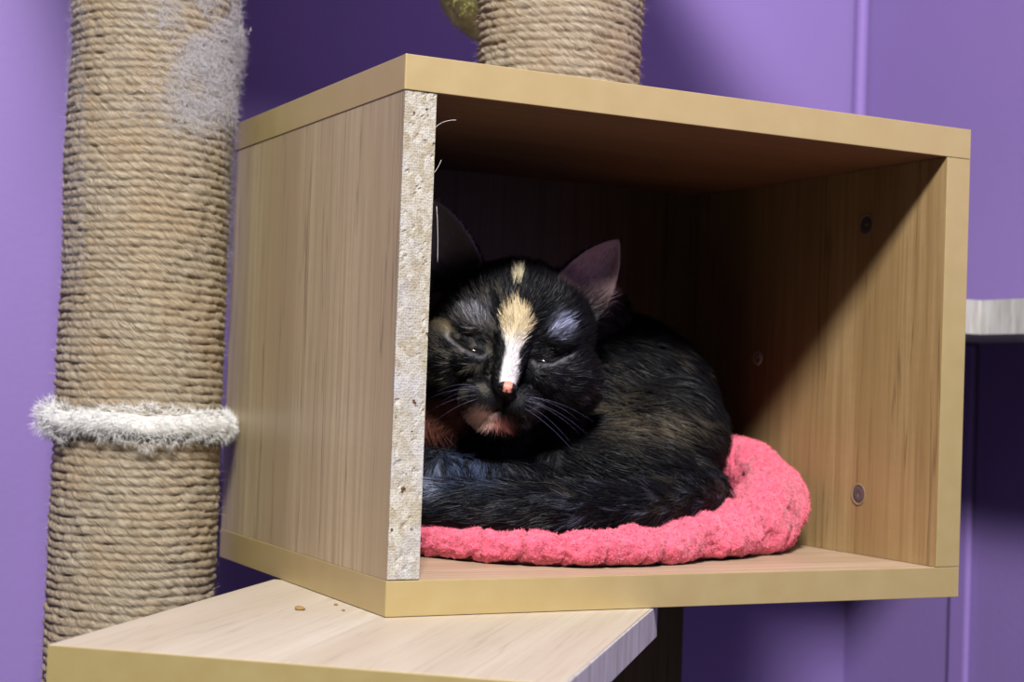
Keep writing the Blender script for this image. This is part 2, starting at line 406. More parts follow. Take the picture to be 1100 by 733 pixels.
# ------------------------------------------------------------------ step board under the box
A0 = np.array([-.173, -.040]); A1 = np.array([-.001, -.186]); ux = (A1 - A0) / np.linalg.norm(A1 - A0); uy = np.array([-ux[1], ux[0]])
ang = math.atan2(ux[1], ux[0]); BW = .2258; BL = .262
sb = empty('step_board', (A0[0], A0[1], -.0003), 'bleached oak laminate step board jutting out under the box at lower left', 'shelf board')
sb.rotation_euler = (0, 0, ang)
bp_ = boxobj('board_panel', (0, b, -T), (BW - .0012, BL, 0), M_BOARD, sb, .0003)
boxobj('edge_banding', (0, 0, -T), (BW - .0004, b, -.0001), M_BAND, bp_, .0003)
tag(boxobj('edge_banding', (BW - .0012, .0004, -T), (BW, BL, -.0002), M_WHITEEDGE, bp_, .0005), 'whitish worn edge strip')

# upright board that carries the box from below
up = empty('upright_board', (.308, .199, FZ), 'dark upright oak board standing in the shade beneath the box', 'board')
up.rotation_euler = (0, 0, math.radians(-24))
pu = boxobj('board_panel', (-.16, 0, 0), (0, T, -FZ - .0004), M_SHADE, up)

# ------------------------------------------------------------------ crumbs on the step board
def crumb(name, u, v, r, seed, label):
    d = px(u, v, 1) - CAM; s = (0 - CAM[2]) / d[2]; p = CAM + s * d
    bm = bmesh.new(); bmesh.ops.create_icosphere(bm, subdivisions=3, radius=r)
    V = np.array([v.co[:] for v in bm.verts]); n = fbm(V + seed, 260, seed, 2)
    for vv, k in zip(bm.verts, n): vv.co = Vector((vv.co.x * (.6 + k), vv.co.y * (.6 + k), max(vv.co.z * (.4 + k) * .6, -r * .3)))
    for vv in bm.verts: vv.co.z += r * .3
    o = bmobj(name, bm, M_CRUMB, None, False); o.location = (p[0], p[1], p[2] - .0001)
    return tag(o, label, 'crumb', 'crumbs on the step board')
crumb('food_crumb', 322, 655, .0022, 1, 'largest tan crumb lying on the step board left of the box corner')
crumb('food_crumb', 361, 650, .0011, 2, 'tiny crumb on the step board, nearer the gold edge of the box')
crumb('food_crumb', 369, 656, .0009, 5, 'tiniest crumb on the step board closest to the box corner')

# ------------------------------------------------------------------ scratching posts
def post(name, x, y, z0, z1, R, label, seed, shear_mask=None):
    o = empty(name, (x, y, z0), label, 'scratching post')
    pitch = .0051; per = 6; rows = int((z1 - z0) / pitch * per); n = 190
    zz = np.linspace(0, z1 - z0, rows + 1); th = np.linspace(0, 2 * math.pi, n + 1)[:-1]
    Z, TH = np.meshgrid(zz, th, indexing='ij')
    Pn = np.stack([np.cos(TH) * R, np.sin(TH) * R, Z], -1)
    Zw = Z + (fbm(Pn, 28, seed, 2) - .5) * .0036 + (fbm(Pn * np.array([1, 1, 4]), 55, seed + 2, 2) - .5) * .0016
    v = Zw / pitch + TH / (2 * math.pi)
    fr = v - np.floor(v)
    prof = np.sqrt(np.clip(1 - (2 * fr - 1) ** 2, 0, 1))
    lump = vnoise(np.stack([TH * 9, np.floor(v) * 3.7, Z * 0], -1), 1.0, seed + 5)
    r = R - .0034 + .0019 * prof + (lump - .5) * .0018 + (fbm(Pn, 300, seed + 3, 2) - .5) * .0008 + (fbm(Pn, 14, seed + 8, 2) - .5) * .003
    V = np.stack([np.cos(TH) * r, np.sin(TH) * r, Z], -1).reshape(-1, 3)
    i = np.arange(rows)[:, None] * n; k = np.arange(n)[None, :]; k2 = (k + 1) % n
    Q = np.stack([i + k, i + k2, i + n + k2, i + n + k], -1).reshape(-1, 4)
    # uv seam lies at the back; u wraps once
    uv = np.stack([TH / (2 * math.pi), v], -1).reshape(-1, 2)
    wrap = npobj('rope_wrap', V, Q, None, M_ROPE, o, True, uv=uv)
    bm = bmesh.new(); bmesh.ops.create_cone(bm, cap_ends=True, segments=48, radius1=R - .004, radius2=R - .004, depth=z1 - z0)
    bmesh.ops.translate(bm, vec=(0, 0, (z1 - z0) / 2), verts=bm.verts); bmobj('post_core', bm, M_IN, o)
    # loose sisal fibres
    vis = lambda Cn: ((Cn[:, 2] + z0) > -.18) * ((Cn[:, 2] + z0) < .5) + .02
    P, N = sample_surface(wrap.data, 15000 if z1 - z0 > .5 else 4500, vis)
    tan = np.stack([-P[:, 1], P[:, 0], P[:, 2] * 0], 1); tan /= np.linalg.norm(tan, axis=1)[:, None]
    rad = np.stack([P[:, 0], P[:, 1], P[:, 2] * 0], 1); rad /= np.linalg.norm(rad, axis=1)[:, None]
    m = len(P); D = tan * RNG.choice([-1, 1], m)[:, None] * .9 + rad * RNG.uniform(.05, .5, m)[:, None] + RNG.normal(0, .3, (m, 3))
    D /= np.linalg.norm(D, axis=1)[:, None]
    c = np.array(sr(208, 196, 174)[:3]) * RNG.uniform(.6, 1.15, m)[:, None]
    Vf, q, t, cc = strands(P, rad, D, RNG.uniform(.003, .009, m), np.full(m, .00013), c, RNG.uniform(-.5, .9, m), 3)
    tag(npobj('loose_fibres', Vf, q, t, M_FIBRE, o, False, col=cc), kind='stuff')
    return o, wrap
PX, PY, PR = -.0590, .268, .053
post_l, wrap_l = post('scratching_post', PX, PY, FZ, .72, PR, 'tall sisal rope post with a white fluffy ring left of the box', 1)
post_t, wrap_t = post('scratching_post', .167, .147, H_ + .0002, .72, PR, 'shorter sisal rope post standing on top of the box', 4)

# white fluff ring round the tall post and shed hair clinging to its upper right
def fluff(name, parent, P, N, D, L, W, c, label, curve=1.0):
    Vf, q, t, cc = strands(P, N, D, L, W, c, curve, 4)
    return tag(npobj(name, Vf, q, t, M_FIBRE, parent, False, col=cc), label, kind='stuff')
zr = .0865 - FZ
n = 34000
th = RNG.uniform(0, 2 * math.pi, n)
ringP0 = np.stack([np.cos(th), np.sin(th), th * 0], 1)
cl = fbm(ringP0, 5.0, 12, 3)
a = RNG.uniform(0, 2 * math.pi, n)
rr = .0064 + .022 * np.clip(cl - .38, 0, 1)
cz = zr + (fbm(ringP0, 3, 31, 2) - .5) * .007
P = ringP0 * (PR + .0005 + rr * np.cos(a) * .8)[:, None]; P[:, 2] = cz + rr * np.sin(a) * .95
N = ringP0 * np.cos(a)[:, None]; N[:, 2] = np.sin(a)
tan = np.stack([-np.sin(th), np.cos(th), th * 0], 1)
D = N * .6 + tan * RNG.normal(0, .8, n)[:, None] + RNG.normal(0, .35, (n, 3)); D[:, 2] -= .15; D /= np.linalg.norm(D, axis=1)[:, None]
c = np.array(sr(248, 247, 245)[:3]) * RNG.uniform(.95, 1.08, n)[:, None]
fluff('fluffy_trim', post_l, P, N, D, RNG.uniform(.002, .0065, n), np.full(n, .00018), c, 'white fluffy ring', RNG.uniform(-.8, 1.5, n))
# solid wool core under the ring
tt = np.linspace(0, 2 * math.pi, 181)
core = np.stack([np.cos(tt) * (PR - .0005), np.sin(tt) * (PR - .0005), zr + (fbm(np.stack([np.cos(tt), np.sin(tt), tt * 0], 1), 3, 31, 2) - .5) * .007], 1)
Vc, Qc, Tc = tube_mesh(core, .0066, 14)
npobj('fluffy_trim', Vc, Qc, Tc, Mat('wool_core', sr(240, 238, 234), .9, .1).m, post_l)

def cling(u0, u1, v0, v1, n, L, seed, grey=218, edge=0):
    """shed hair lying on the post, between image bounds turned into angle and height on its surface"""
    out = []
    # angle round the post facing the camera
    toc = math.atan2(CAM[1] - PY, CAM[0] - PX)
    uu = RNG.uniform(u0, u1, n * 4); vv = RNG.uniform(v0, v1, n * 4)
    off = np.clip((uu - 162 + (vv) * .04) / 91, -1.0, 1.0); th = toc + np.arcsin(off)
    s = 1.0; z = px(160, 0, 1.0)[2] - vv / F * 1.0
    P = np.stack([np.cos(th), np.sin(th)], 1) * (PR - .0008); P = np.concatenate([P, (z - FZ)[:, None]], 1)
    dn = fbm(np.stack([uu, vv, uu * 0], 1), .022, seed, 3)
    sp_ = u1 - u0; dn = dn if sp_ > 50 else RNG.random(len(uu))
    den = np.clip((dn - .34) * 4, 0, 1) * np.clip((uu - u0) / (sp_ * .45), 0, 1) * np.clip((v1 - vv) / 45, 0, 1)
    keep = RNG.random(len(uu)) < den
    P = P[keep][:n]; th = th[keep][:n]; m = len(P)
    N = np.stack([np.cos(th), np.sin(th), th * 0], 1); tan = np.stack([-np.sin(th), np.cos(th), th * 0], 1)
    D = tan * RNG.normal(0, .7, m)[:, None] + N * RNG.uniform(.1, .55, m)[:, None]; D[:, 2] += RNG.normal(0, .8, m); D /= np.linalg.norm(D, axis=1)[:, None]
    c = np.array(sr(grey, grey - 4, grey)[:3]) * RNG.uniform(.75, 1.05, m)[:, None]
    fluff('clinging_hair', post_l, P, N, D, RNG.uniform(.5, 1.2, m) * L, np.full(m, .00011), c, 'pale grey shed cat hair', RNG.uniform(.2, 1.4, m))
cling(158, 262, -60, 150, 17000, .0070, 5)
cling(120, 262, -60, 170, 3500, .005, 15, 205)
cling(244, 260, 15, 75, 4500, .010, 6)
cling(60, 90, -40, 330, 2500, .006, 8, 190)
cling(232, 253, 120, 330, 2500, .007, 9, 150)

# nothing on the post pushes into the side of the box
for o in post_l.children:
    if len(o.data.vertices) < 200: continue
    a_ = np.zeros(len(o.data.vertices) * 3, np.float32); o.data.vertices.foreach_get('co', a_); a_ = a_.reshape(-1, 3)
    a_[:, 0] = np.minimum(a_[:, 0], -PX - .0008 - RNG.random(len(a_)) * .0006); o.data.vertices.foreach_set('co', a_.ravel()); o.data.update()

# ------------------------------------------------------------------ platform added above to shade the wall, hammock below it
pf = empty('shade_platform', (-.19, -.06, .7202), 'added oak laminate platform out of view on the two rope posts, shading the wall', 'cat furniture')
boxobj('board_panel', (0, b, 0), (.50, .59, T), M_FLAT, pf, .0004)
boxobj('edge_banding', (0, 0, 0), (.50, b, T), M_BAND, pf.children[0], .0003)
hc = px(576, -26, 1.165); HR = .072
hm = empty('plush_hammock', (hc[0], hc[1], hc[2]), 'pale yellow green plush hammock hanging behind the post on the box', 'hammock')
bm = bmesh.new(); bmesh.ops.create_uvsphere(bm, u_segments=64, v_segments=40, radius=1)
bmesh.ops.delete(bm, geom=[v for v in bm.verts if v.co.z > .25], context='VERTS')
for v in bm.verts: v.co = Vector((v.co.x * HR, v.co.y * HR, v.co.z * .056))
me = bpy.data.meshes.new('plush_bowl'); bm.to_mesh(me); bm.free()
V = np.zeros(len(me.vertices) * 3); me.vertices.foreach_get('co', V); V = V.reshape(-1, 3)
V *= (1 + (fbm(V, 70, 3, 3) - .5) * .10)[:, None]; me.vertices.foreach_set('co', V.ravel())
cn = fbm(V, 60, 8, 2)[:, None]; cc = np.array(sr(238, 244, 140)[:3]) * (1 - np.clip(cn - .5, 0, 1) * 1.2) 
ca = me.color_attributes.new('Col', 'FLOAT_COLOR', 'POINT'); ca.data.foreach_set('color', np.concatenate([cc, np.ones((len(cc), 1))], 1).astype(np.float32).ravel())
me.materials.append(M_TERRY); ho = link(bpy.data.objects.new('plush_bowl', me), hm)
so = ho.modifiers.new('thick', 'SOLIDIFY'); so.thickness = .006; so.offset = -1
P, N = sample_surface(me, 9000); m = len(P)
D = N * .6 + RNG.normal(0, .6, (m, 3)); D /= np.linalg.norm(D, axis=1)[:, None]
Vf, q, t, c4 = strands(P, N, D, RNG.uniform(.002, .005, m), np.full(m, .0005), np.array(sr(240, 246, 146)[:3]) * RNG.uniform(.75, 1.1, m)[:, None], RNG.uniform(0, 1, m), 2)
tag(npobj('plush_pile', Vf, q, t, M_FIBRE, ho, False, col=c4), kind='stuff')
for k in range(4):
    a_ = math.pi / 4 + k * math.pi / 2
    p0 = np.array([math.cos(a_) * HR * .96, math.sin(a_) * HR * .96, .012]); p1 = np.array([math.cos(a_) * HR * .8, math.sin(a_) * HR * .8, .7203 - hc[2]])
    Vt, Qt, Tt = tube_mesh(np.linspace(p0, p1, 8), .0025, 8); npobj('strap', Vt, Qt, Tt, Mat('strap_cord', sr(200, 200, 150), .8).m, hm)

# ------------------------------------------------------------------ pink terry bed
ctrl = [  # outer edge x, y, half width a, half height b, inward curl of the top
    (.055, .105, .012, .0100, 0), (.078, .066, .012, .0098, 0), (.105, .041, .012, .0098, 0), (.140, .026, .013, .0100, 0), (.185, .031, .013, .0106, 0),
    (.228, .045, .014, .0128, .002), (.272, .060, .017, .0185, .003), (.316, .082, .020, .0255, .005), (.346, .116, .022, .0320, .008), (.354, .160, .023, .0345, .012),
    (.350, .205, .021, .034, .012), (.32, .242, .018, .028, .008), (.26, .252, .014, .024, .004), (.19, .254, .014, .022, .002), (.12, .250, .014, .022, 0), (.065, .232, .014, .020, 0),
    (.037, .195, .013, .017, 0), (.038, .150, .012, .014, 0)]
ctrl = np.array(ctrl)
def closed_spline(C, n):
    m = len(C); t = np.linspace(0, m, n, endpoint=False); i = np.floor(t).astype(int); f = (t - i)[:, None]
    p0, p1, p2, p3 = C[(i - 1) % m], C[i % m], C[(i + 1) % m], C[(i + 2) % m]
    return .5 * ((2 * p1) + (-p0 + p2) * f + (2 * p0 - 5 * p1 + 4 * p2 - p3) * f ** 2 + (-p0 + 3 * p1 - 3 * p2 + p3) * f ** 3)
NB, NS = 560, 72
S = closed_spline(ctrl, NB)
T2 = np.roll(S[:, :2], -1, 0) - np.roll(S[:, :2], 1, 0); T2 /= np.linalg.norm(T2, axis=1)[:, None]
inn = np.stack([-T2[:, 1], T2[:, 0]], 1)              # inward (path runs counter-clockwise)
ph = np.linspace(0, 2 * math.pi, NS, endpoint=False)
ca_, sa_ = np.cos(ph), np.sin(ph)
sq = lambda x: np.sign(x) * np.abs(x) ** .85
V = np.zeros((NB, NS, 3))
ctr = S[:, :2] + inn * S[:, 2:3]
lift = S[:, 3][:, None] * (1 + sq(sa_))[None, :]
off = (-S[:, 2][:, None] * sq(ca_)[None, :]) + S[:, 4][:, None] * np.clip(lift / (2 * S[:, 3][:, None]), 0, 1) ** 2
V[..., :2] = ctr[:, None, :] + inn[:, None, :] * off[..., None]
V[..., 2] = T + .0006 + lift
V = V.reshape(-1, 3)
nrm = np.zeros((NB, NS, 3)); nrm[..., :2] = -inn[:, None, :] * ca_[None, :, None]; nrm[..., 2] = sa_[None, :]; nrm = nrm.reshape(-1, 3)
arc = np.repeat(np.arange(NB) / NB, NS)
wr = fbm(V * np.array([1, 1, 1.0]), 55, 21, 2) - .5
fold = -np.exp(-((np.abs((arc * 29 + fbm(V, 30, 4, 2) * 1.6) % 1 - .5)) / .06) ** 2) * .0026
nub = fbm(V, 340, 2, 2) - .5
disp = wr * .009 + fold + nub * .0026
V = V + nrm * disp[:, None]; V[:, 2] = np.maximum(V[:, 2], T + .0004)
V[:, 0] = np.minimum(V[:, 0], W_ - T - .0006); V[:, 0] = np.maximum(V[:, 0], T + .0008)
i = np.arange(NB)[:, None]; k = np.arange(NS)[None, :]
Q = np.stack([i * NS + k, ((i + 1) % NB) * NS + k, ((i + 1) % NB) * NS + (k + 1) % NS, i * NS + (k + 1) % NS], -1).reshape(-1, 4)
PINK = np.array(sr(254, 112, 140)[:3])
def pinkcol(P):
    n1 = fbm(P, 60, 5, 3)[:, None]; n2 = fbm(P, 600, 6, 2)[:, None]
    c = PINK * (.98 + .3 * (n1 - .5)) * (.72 + .9 * (n2 - .3)) * np.array([1, 1 - .25 * 0, 1])
    return c
bed = empty('cat_bed', (.19, .14, T), 'pink terry cloth cat bed with a rolled rim under the cat', 'cat bed')
def local(V, o): return V - np.array(o.location)
rim = npobj('rim', local(V, bed), Q, None, M_TERRY, bed, True, col=pinkcol(V))
# cushion floor
ring = S[:, :2] + inn * S[:, 2:3] * .9
cen = ring.mean(0); rows = 26; Vc = []
for j in range(rows + 1):
    f = j / rows; p = cen + (ring[::4] - cen) * f
    Vc.append(np.concatenate([p, np.full((len(p), 1), T + .0078)], 1))
Vc = np.concatenate(Vc); m = NB // 4; top = Vc.copy(); top[:, 2] += (fbm(Vc, 60, 2, 3) - .5) * .003 - .001
bot = Vc.copy(); bot[:, 2] = T + .0004
Qt = np.array([(j * m + a, j * m + (a + 1) % m, (j + 1) * m + (a + 1) % m, (j + 1) * m + a) for j in range(rows) for a in range(m)])
Qs = np.array([(rows * m + a, rows * m + (a + 1) % m, len(top) + rows * m + (a + 1) % m, len(top) + rows * m + a) for a in range(m)])
VV = np.concatenate([top, bot]); npobj('cushion', local(VV, bed), np.concatenate([Qt[:, ::-1], Qt + len(top), Qs]), None, M_TERRY, bed, True, col=pinkcol(VV))
P, N = sample_surface(rim.data, 60000); m = len(P)
nn_ = nrm  # outward check: normals face out of the tube
cl3 = np.concatenate([ctr, (T + S[:, 3])[:, None]], 1) - np.array(bed.location)
D = N * .8 + RNG.normal(0, .55, (m, 3)); D /= np.linalg.norm(D, axis=1)[:, None]
Pw = P + np.array(bed.location); D[:, 2] = np.where(Pw[:, 2] < T + .004, np.abs(D[:, 2]), D[:, 2])
Vf, q, t, cc = strands(P, N, D, RNG.uniform(.0007, .0019, m), np.full(m, .00045), pinkcol(Pw) * RNG.uniform(.95, 1.25, m)[:, None], RNG.uniform(.2, 1.6, m), 2)
lim = np.array([W_ - T - .0003, 9, 9]) - np.array(bed.location); Vf[:, 0] = np.minimum(Vf[:, 0], lim[0])
tag(npobj('terry_pile', Vf, q, t, M_TERRYLOOP, rim, False, col=cc), kind='stuff')

# ------------------------------------------------------------------ the cat
RGT, UPV, FWD = RC[0], -RC[1], RC[2]
roll = math.radians(11)
HR_ = RGT * math.cos(roll) - UPV * math.sin(roll); HU = UPV * math.cos(roll) + RGT * math.sin(roll); HZ = -FWD
HO = px(550, 372, .970)
def hp(x, y, z): return HO + HR_ * x + HU * y + HZ * z
bmc = bmesh.new()
def ell(c, r, ax=(RGT, UPV, -FWD), sub=3):
    res = bmesh.ops.create_icosphere(bmc, subdivisions=sub, radius=1)
    for v in res['verts']:
        p = c + ax[0] * v.co.x * r[0] + ax[1] * v.co.y * r[1] + ax[2] * v.co.z * r[2]; v.co = Vector(p)
def he(x, y, z, rx, ry, rz): ell(hp(x, y, z), (rx, ry, rz), (HR_, HU, HZ))
def caps(pts, n=14):
    pts = [(np.array(p), r) for p, r in pts]
    for (p0, r0), (p1, r1) in zip(pts, pts[1:]):
        for k in range(n):
            f = k / (n - 1); ell(p0 * (1 - f) + p1 * f, [r0 * (1 - f) + r1 * f] * 3, sub=2)
WU = (np.array([1., 0, 0]), np.array([0, 0, 1.]), np.array([0, 1., 0]))
# head
he(0, .010, -.002, .047, .043, .043)
he(0, .020, .008, .038, .031, .034)
for s in (-1, 1):
    he(s * .027, -.011, .010, .0265, .024, .026)
    he(s * .036, -.016, .000, .021, .021, .024)
    he(s * .0105, -.031, .0395, .0135, .0105, .0125)
    he(s * .021, .011, .029, .0150, .0100, .0105)
    he(s * .020, -.012, .030, .0140, .0110, .0110)
caps([(hp(0, .022, .032), .013), (hp(0, .002, .040), .0105), (hp(0, -.016, .048), .0085), (hp(0, -.0225, .0505), .0072)], 8)
he(0, -.0445, .030, .013, .0090, .012)
he(0, -.034, .024, .024, .018, .022)
# ears
def ear(base_in, base_out, tip, cup, thick=.0019):
    """curved ear flap with an open front; a thick shell"""
    bi, bo, tp = [np.array(p) for p in (base_in, base_out, tip)]
    nu, nv = 18, 22; mid = (bi + bo) / 2; back = -HZ
    L = []
    for j in range(nv + 1):
        v = j / nv
        for i in range(nu + 1):
            u = i / nu * 2 - 1
            wdt = (1 - v ** 2.2) ** .85
            c = mid * (1 - v) + tp * v
            p = c + (bo - bi) / 2 * u * wdt + back * (cup * (1 - u * u) * wdt)
            L.append(p)
    L = np.array(L).reshape(nv + 1, nu + 1, 3)
    du = np.gradient(L, axis=1); dv = np.gradient(L, axis=0); nn = np.cross(du, dv); nn /= np.linalg.norm(nn, axis=2)[..., None] + 1e-12
    nn[-1] = nn[-2]
    th = thick * (1 - .3 * np.linspace(0, 1, nv + 1))[:, None, None]
    Fv, Bv = (L + nn * th).reshape(-1, 3), (L - nn * th).reshape(-1, 3)
    vf = [bmc.verts.new(Vector(p)) for p in Fv]; vb = [bmc.verts.new(Vector(p)) for p in Bv]
    m = nu + 1
    for j in range(nv):
        for i in range(nu):
            a = j * m + i
            bmc.faces.new((vf[a], vf[a + 1], vf[a + m + 1], vf[a + m])); bmc.faces.new((vb[a], vb[a + m], vb[a + m + 1], vb[a + 1]))
    rg = [i for i in range(m)] + [j * m + nu for j in range(1, nv + 1)] + [nv * m + i for i in range(nu - 1, -1, -1)] + [j * m for j in range(nv - 1, 0, -1)]
    for a, c in zip(rg, rg[1:] + rg[:1]): bmc.faces.new((vf[a], vb[a], vb[c], vf[c]))
def P_(u, v, s): return px(u, v, s)
EAR_R = (P_(592, 304, .962), P_(641, 349, .974), P_(665, 257, .982))
EAR_L = (P_(526, 304, .957), P_(440, 318, .972), P_(462, 212, .978))
ear(*EAR_R, .009); ear(*EAR_L, .014)
# body
ell(P_(636, 442, 1.075), (.083, .068, .065)); ell(P_(700, 470, 1.045), (.048, .045, .050)); ell(P_(560, 430, 1.045), (.060, .055, .045))
ell(P_(600, 340, 1.06), (.045, .030, .042)); ell(P_(570, 400, 1.01), (.040, .040, .040)); ell(P_(520, 470, 1.010), (.052, .036, .038)); ell(P_(478, 440, 1.005), (.034, .034, .036))
ell(P_(640, 500, 1.00), (.060, .030, .034)); ell(P_(722, 518, 1.02), (.028, .026, .034))
# forelegs folded under the chest and the thick tail laid along the front
caps([(P_(430, 508, .985), .018), (P_(480, 515, .960), .0165), (P_(545, 520, .955), .015), (P_(575, 520, .965), .013)], 9)
caps([(P_(752, 530, 1.010), .018), (P_(728, 541, .985), .018), (P_(680, 550, .955), .0175), (P_(600, 550, .935), .0170), (P_(520, 549, .932), .0165), (P_(455, 545, .945), .0165), (P_(405, 530, .98), .015)], 12)
me = bpy.data.meshes.new('tmp'); bmc.to_mesh(me); bmc.free()
tmp = bpy.data.objects.new('tmp', me); COL.objects.link(tmp)
r_ = tmp.modifiers.new('r', 'REMESH'); r_.mode = 'VOXEL'; r_.voxel_size = .00125; r_.use_smooth_shade = True
s_ = tmp.modifiers.new('s', 'SMOOTH'); s_.iterations = 6; s_.factor = .5
dg = bpy.context.evaluated_depsgraph_get(); dg.update()
cme = bpy.data.meshes.new_from_object(tmp.evaluated_get(dg)); bpy.data.objects.remove(tmp); cme.name = 'cat_body'
V = np.zeros(len(cme.vertices) * 3); cme.vertices.foreach_get('co', V); V = V.reshape(-1, 3)
def headco(P):
    d = P - HO; return np.stack([d @ HR_, d @ HU, d @ HZ], 1)
def seg_dist(h, a, c):
    a, c = np.array(a), np.array(c); d = c - a; t = np.clip(((h[:, :2] - a) @ d) / (d @ d), 0, 1)[:, None]
    return np.linalg.norm(h[:, :2] - a - d * t, axis=1)
EYES = [[(-.0165, -.0075), (-.026, -.0055), (-.0355, -.0010)], [(.0155, -.0056), (.0240, -.0038), (.0328, .0028)]]
def slit(h):
    d = np.full(len(h), 9.0)
    for e in EYES:
        for a, c in zip(e, e[1:]): d = np.minimum(d, seg_dist(h, a, c))
    return np.where(h[:, 2] > .015, d, 9)
def mouth(h):
    d = np.minimum(seg_dist(h, (.0015, -.0285), (.0015, -.0365)), np.minimum(seg_dist(h, (.0015, -.0365), (-.011, -.0395)), seg_dist(h, (.0015, -.0365), (.013, -.0395))))
    return np.where(h[:, 2] > .02, d, 9)
h = headco(V)
sd = slit(h); V -= HZ * (np.exp(-(sd / .0016) ** 2) * .0022)[:, None]
lid = (np.exp(-((sd - .0042) / .0022) ** 2) * .0008)[:, None]; V += HZ * lid
md = mouth(h); V -= HZ * (np.exp(-(md / .0012) ** 2) * .0022)[:, None]
V[:, 2] = np.where(V[:, 2] < T + .0098, T + .0098 + (V[:, 2] - T - .0098) * .01, V[:, 2])
V[:, 0] = np.clip(V[:, 0], T + .002, W_ - T - .002); V[:, 1] = np.minimum(V[:, 1], D_ - .016)
cme.vertices.foreach_set('co', V.ravel()); cme.update()

SKR = np.array(sr(60, 45, 48)[:3])
def coat(P, strand=True):
    """tortoiseshell pattern plus painted sheen and lit patches, in head / body coordinates"""
    h = headco(P); n = len(P); pj = project(P); u, v = pj[:, 0], pj[:, 1]
    n1 = fbm(P, 90, 3, 3); n2 = fbm(P, 380, 7, 2); n3 = fbm(P, 30, 15, 2)
    jit = RNG.normal(0, 1, n) if strand else np.zeros(n)
    c = np.tile(np.array([.0055, .0056, .0075]), (n, 1))
    def put(mask, col):
        nonlocal c
        mk = np.clip(mask, 0, 1)[:, None]; c = c * (1 - mk) + np.array(col) * mk
    head = (np.linalg.norm(h / np.array([.062, .062, .062]), axis=1) < 1.15) & (h[:, 2] > -.025)
    tan_ = sr(176, 150, 108)[:3]; cream = sr(236, 214, 172)[:3]; white = sr(238, 232, 236)[:3]; grey = sr(128, 126, 138)[:3]; rust = sr(168, 98, 72)[:3]
    # brindled ticking over the body and the face; lit patches painted in below
    body = ~head
    put(body * np.clip((n1 - .60) * 9, 0, 1) * np.clip((n2 - .42) * 6, 0, 1) * .12, sr(150, 138, 120)[:3])
    g1 = np.exp(-(((u - 705) / 34) ** 2 + ((v - 458) / 18) ** 2)) + .8 * np.exp(-(((u - 655) / 36) ** 2 + ((v - 445) / 26) ** 2)) + .6 * np.exp(-(((u - 745) / 20) ** 2 + ((v - 455) / 12) ** 2))  # lit patches along the flank, painted into the coat
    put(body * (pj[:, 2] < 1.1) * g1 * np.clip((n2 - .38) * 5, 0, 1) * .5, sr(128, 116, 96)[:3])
    tail = body * (v > 505) * (pj[:, 2] < 1.0)
    put(tail * np.clip((fbm(P * np.array([.35, .35, 1]), 420, 27, 2) - .66) * 8, 0, 1) * .3, sr(120, 124, 146)[:3])
    pw = np.exp(-(((u - 500) / 45) ** 2 + ((v - 505) / 26) ** 2)) * body  # bluish light on the folded foreleg, put into the fur colour
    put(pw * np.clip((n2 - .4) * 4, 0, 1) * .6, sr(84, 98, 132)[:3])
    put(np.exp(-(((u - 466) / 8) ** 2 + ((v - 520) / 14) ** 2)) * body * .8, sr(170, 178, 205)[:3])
    # left of the face is more mottled
    x, y, z = h[:, 0], h[:, 1], h[:, 2]
    face = head & (z > .0)
    put(face * (x < -.008) * (y < .03) * (y > -.04) * np.clip((fbm(P, 260, 44, 2) - .53) * 9, 0, 1) * .30, sr(136, 128, 116)[:3])
    put(face * (x > .01) * (y < .0) * np.clip((fbm(P, 320, 41, 2) - .62) * 9, 0, 1) * .3, grey)
    # sheen of light on the thin brow fur, painted pale
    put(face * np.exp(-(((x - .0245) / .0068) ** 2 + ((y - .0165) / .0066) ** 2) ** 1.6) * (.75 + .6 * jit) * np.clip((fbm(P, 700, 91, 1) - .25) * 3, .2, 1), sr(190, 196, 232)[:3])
    put(face * np.exp(-(((x + .0235) / .0095) ** 2 + ((y - .0125) / .0075) ** 2) ** 1.4) * (.28 + .4 * jit), sr(190, 188, 200)[:3])
    put(face * np.exp(-(((x + .041) / .006) ** 2 + ((y - .004) / .003) ** 2)) * .3, cream)
    ey = np.interp(np.abs(x), [.015, .024, .034], [-.006, -.0042, .002]) - np.where(x < 0, .0015, 0)
    put(face * np.exp(-((slit(h) - .0024) / .0007) ** 2) * (y < ey) * .35, sr(150, 146, 156)[:3])  # highlight on the lower lids, painted as a thin grey line
    # blaze: cream on the forehead narrowing to white on the nose
    wv = np.interp(y, [-.0235, -.018, -.010, -.002, .006, .014, .021, .026], [.0042, .0046, .0042, .0034, .0062, .0088, .0060, .0])
    cx = np.interp(y, [-.022, 0, .012, .026], [.0018, .0006, -.0004, -.0018]) + .0008 * (n2 - .5)
    bl = np.clip((wv - np.abs(x - cx)) / .0016 + .5 + jit * .25 * (y > -.004), 0, 1) * face * (z > .02) * (y > -.0245) * (y < .027)
    fw = np.clip((y + .002) / .012, 0, 1)[:, None]
    bc = np.array(white) * (1 - fw) + np.array(cream) * fw * (.62 + .5 * np.clip(n2, 0, 1))[:, None]
    c = c * (1 - bl[:, None]) + bc * bl[:, None]
    sp_ = np.clip((.0030 - np.abs(x + .0042)) / .0012, 0, 1) * np.clip((.0068 - np.abs(y - .0410)) / .002, 0, 1) * (z > 0) * head
    put(sp_ * (.9 + .3 * jit), sr(250, 236, 196)[:3])
    # pink and rust chin and throat
    put(face * np.exp(-(((x + .0095) / .0085) ** 2 + ((y + .0440) / .0064) ** 2) ** 1.8) * .95, sr(255, 214, 204)[:3])
    put(face * np.exp(-(((x - .001) / .008) ** 2 + ((y + .0445) / .0038) ** 2) ** 1.5) * .6, sr(176, 104, 96)[:3])
    rp_ = np.exp(-((np.clip(u - 478, -9, 99) / 22) ** 2 + ((v - 449) / 19) ** 2) ** 2) * (pj[:, 2] < 1.05)
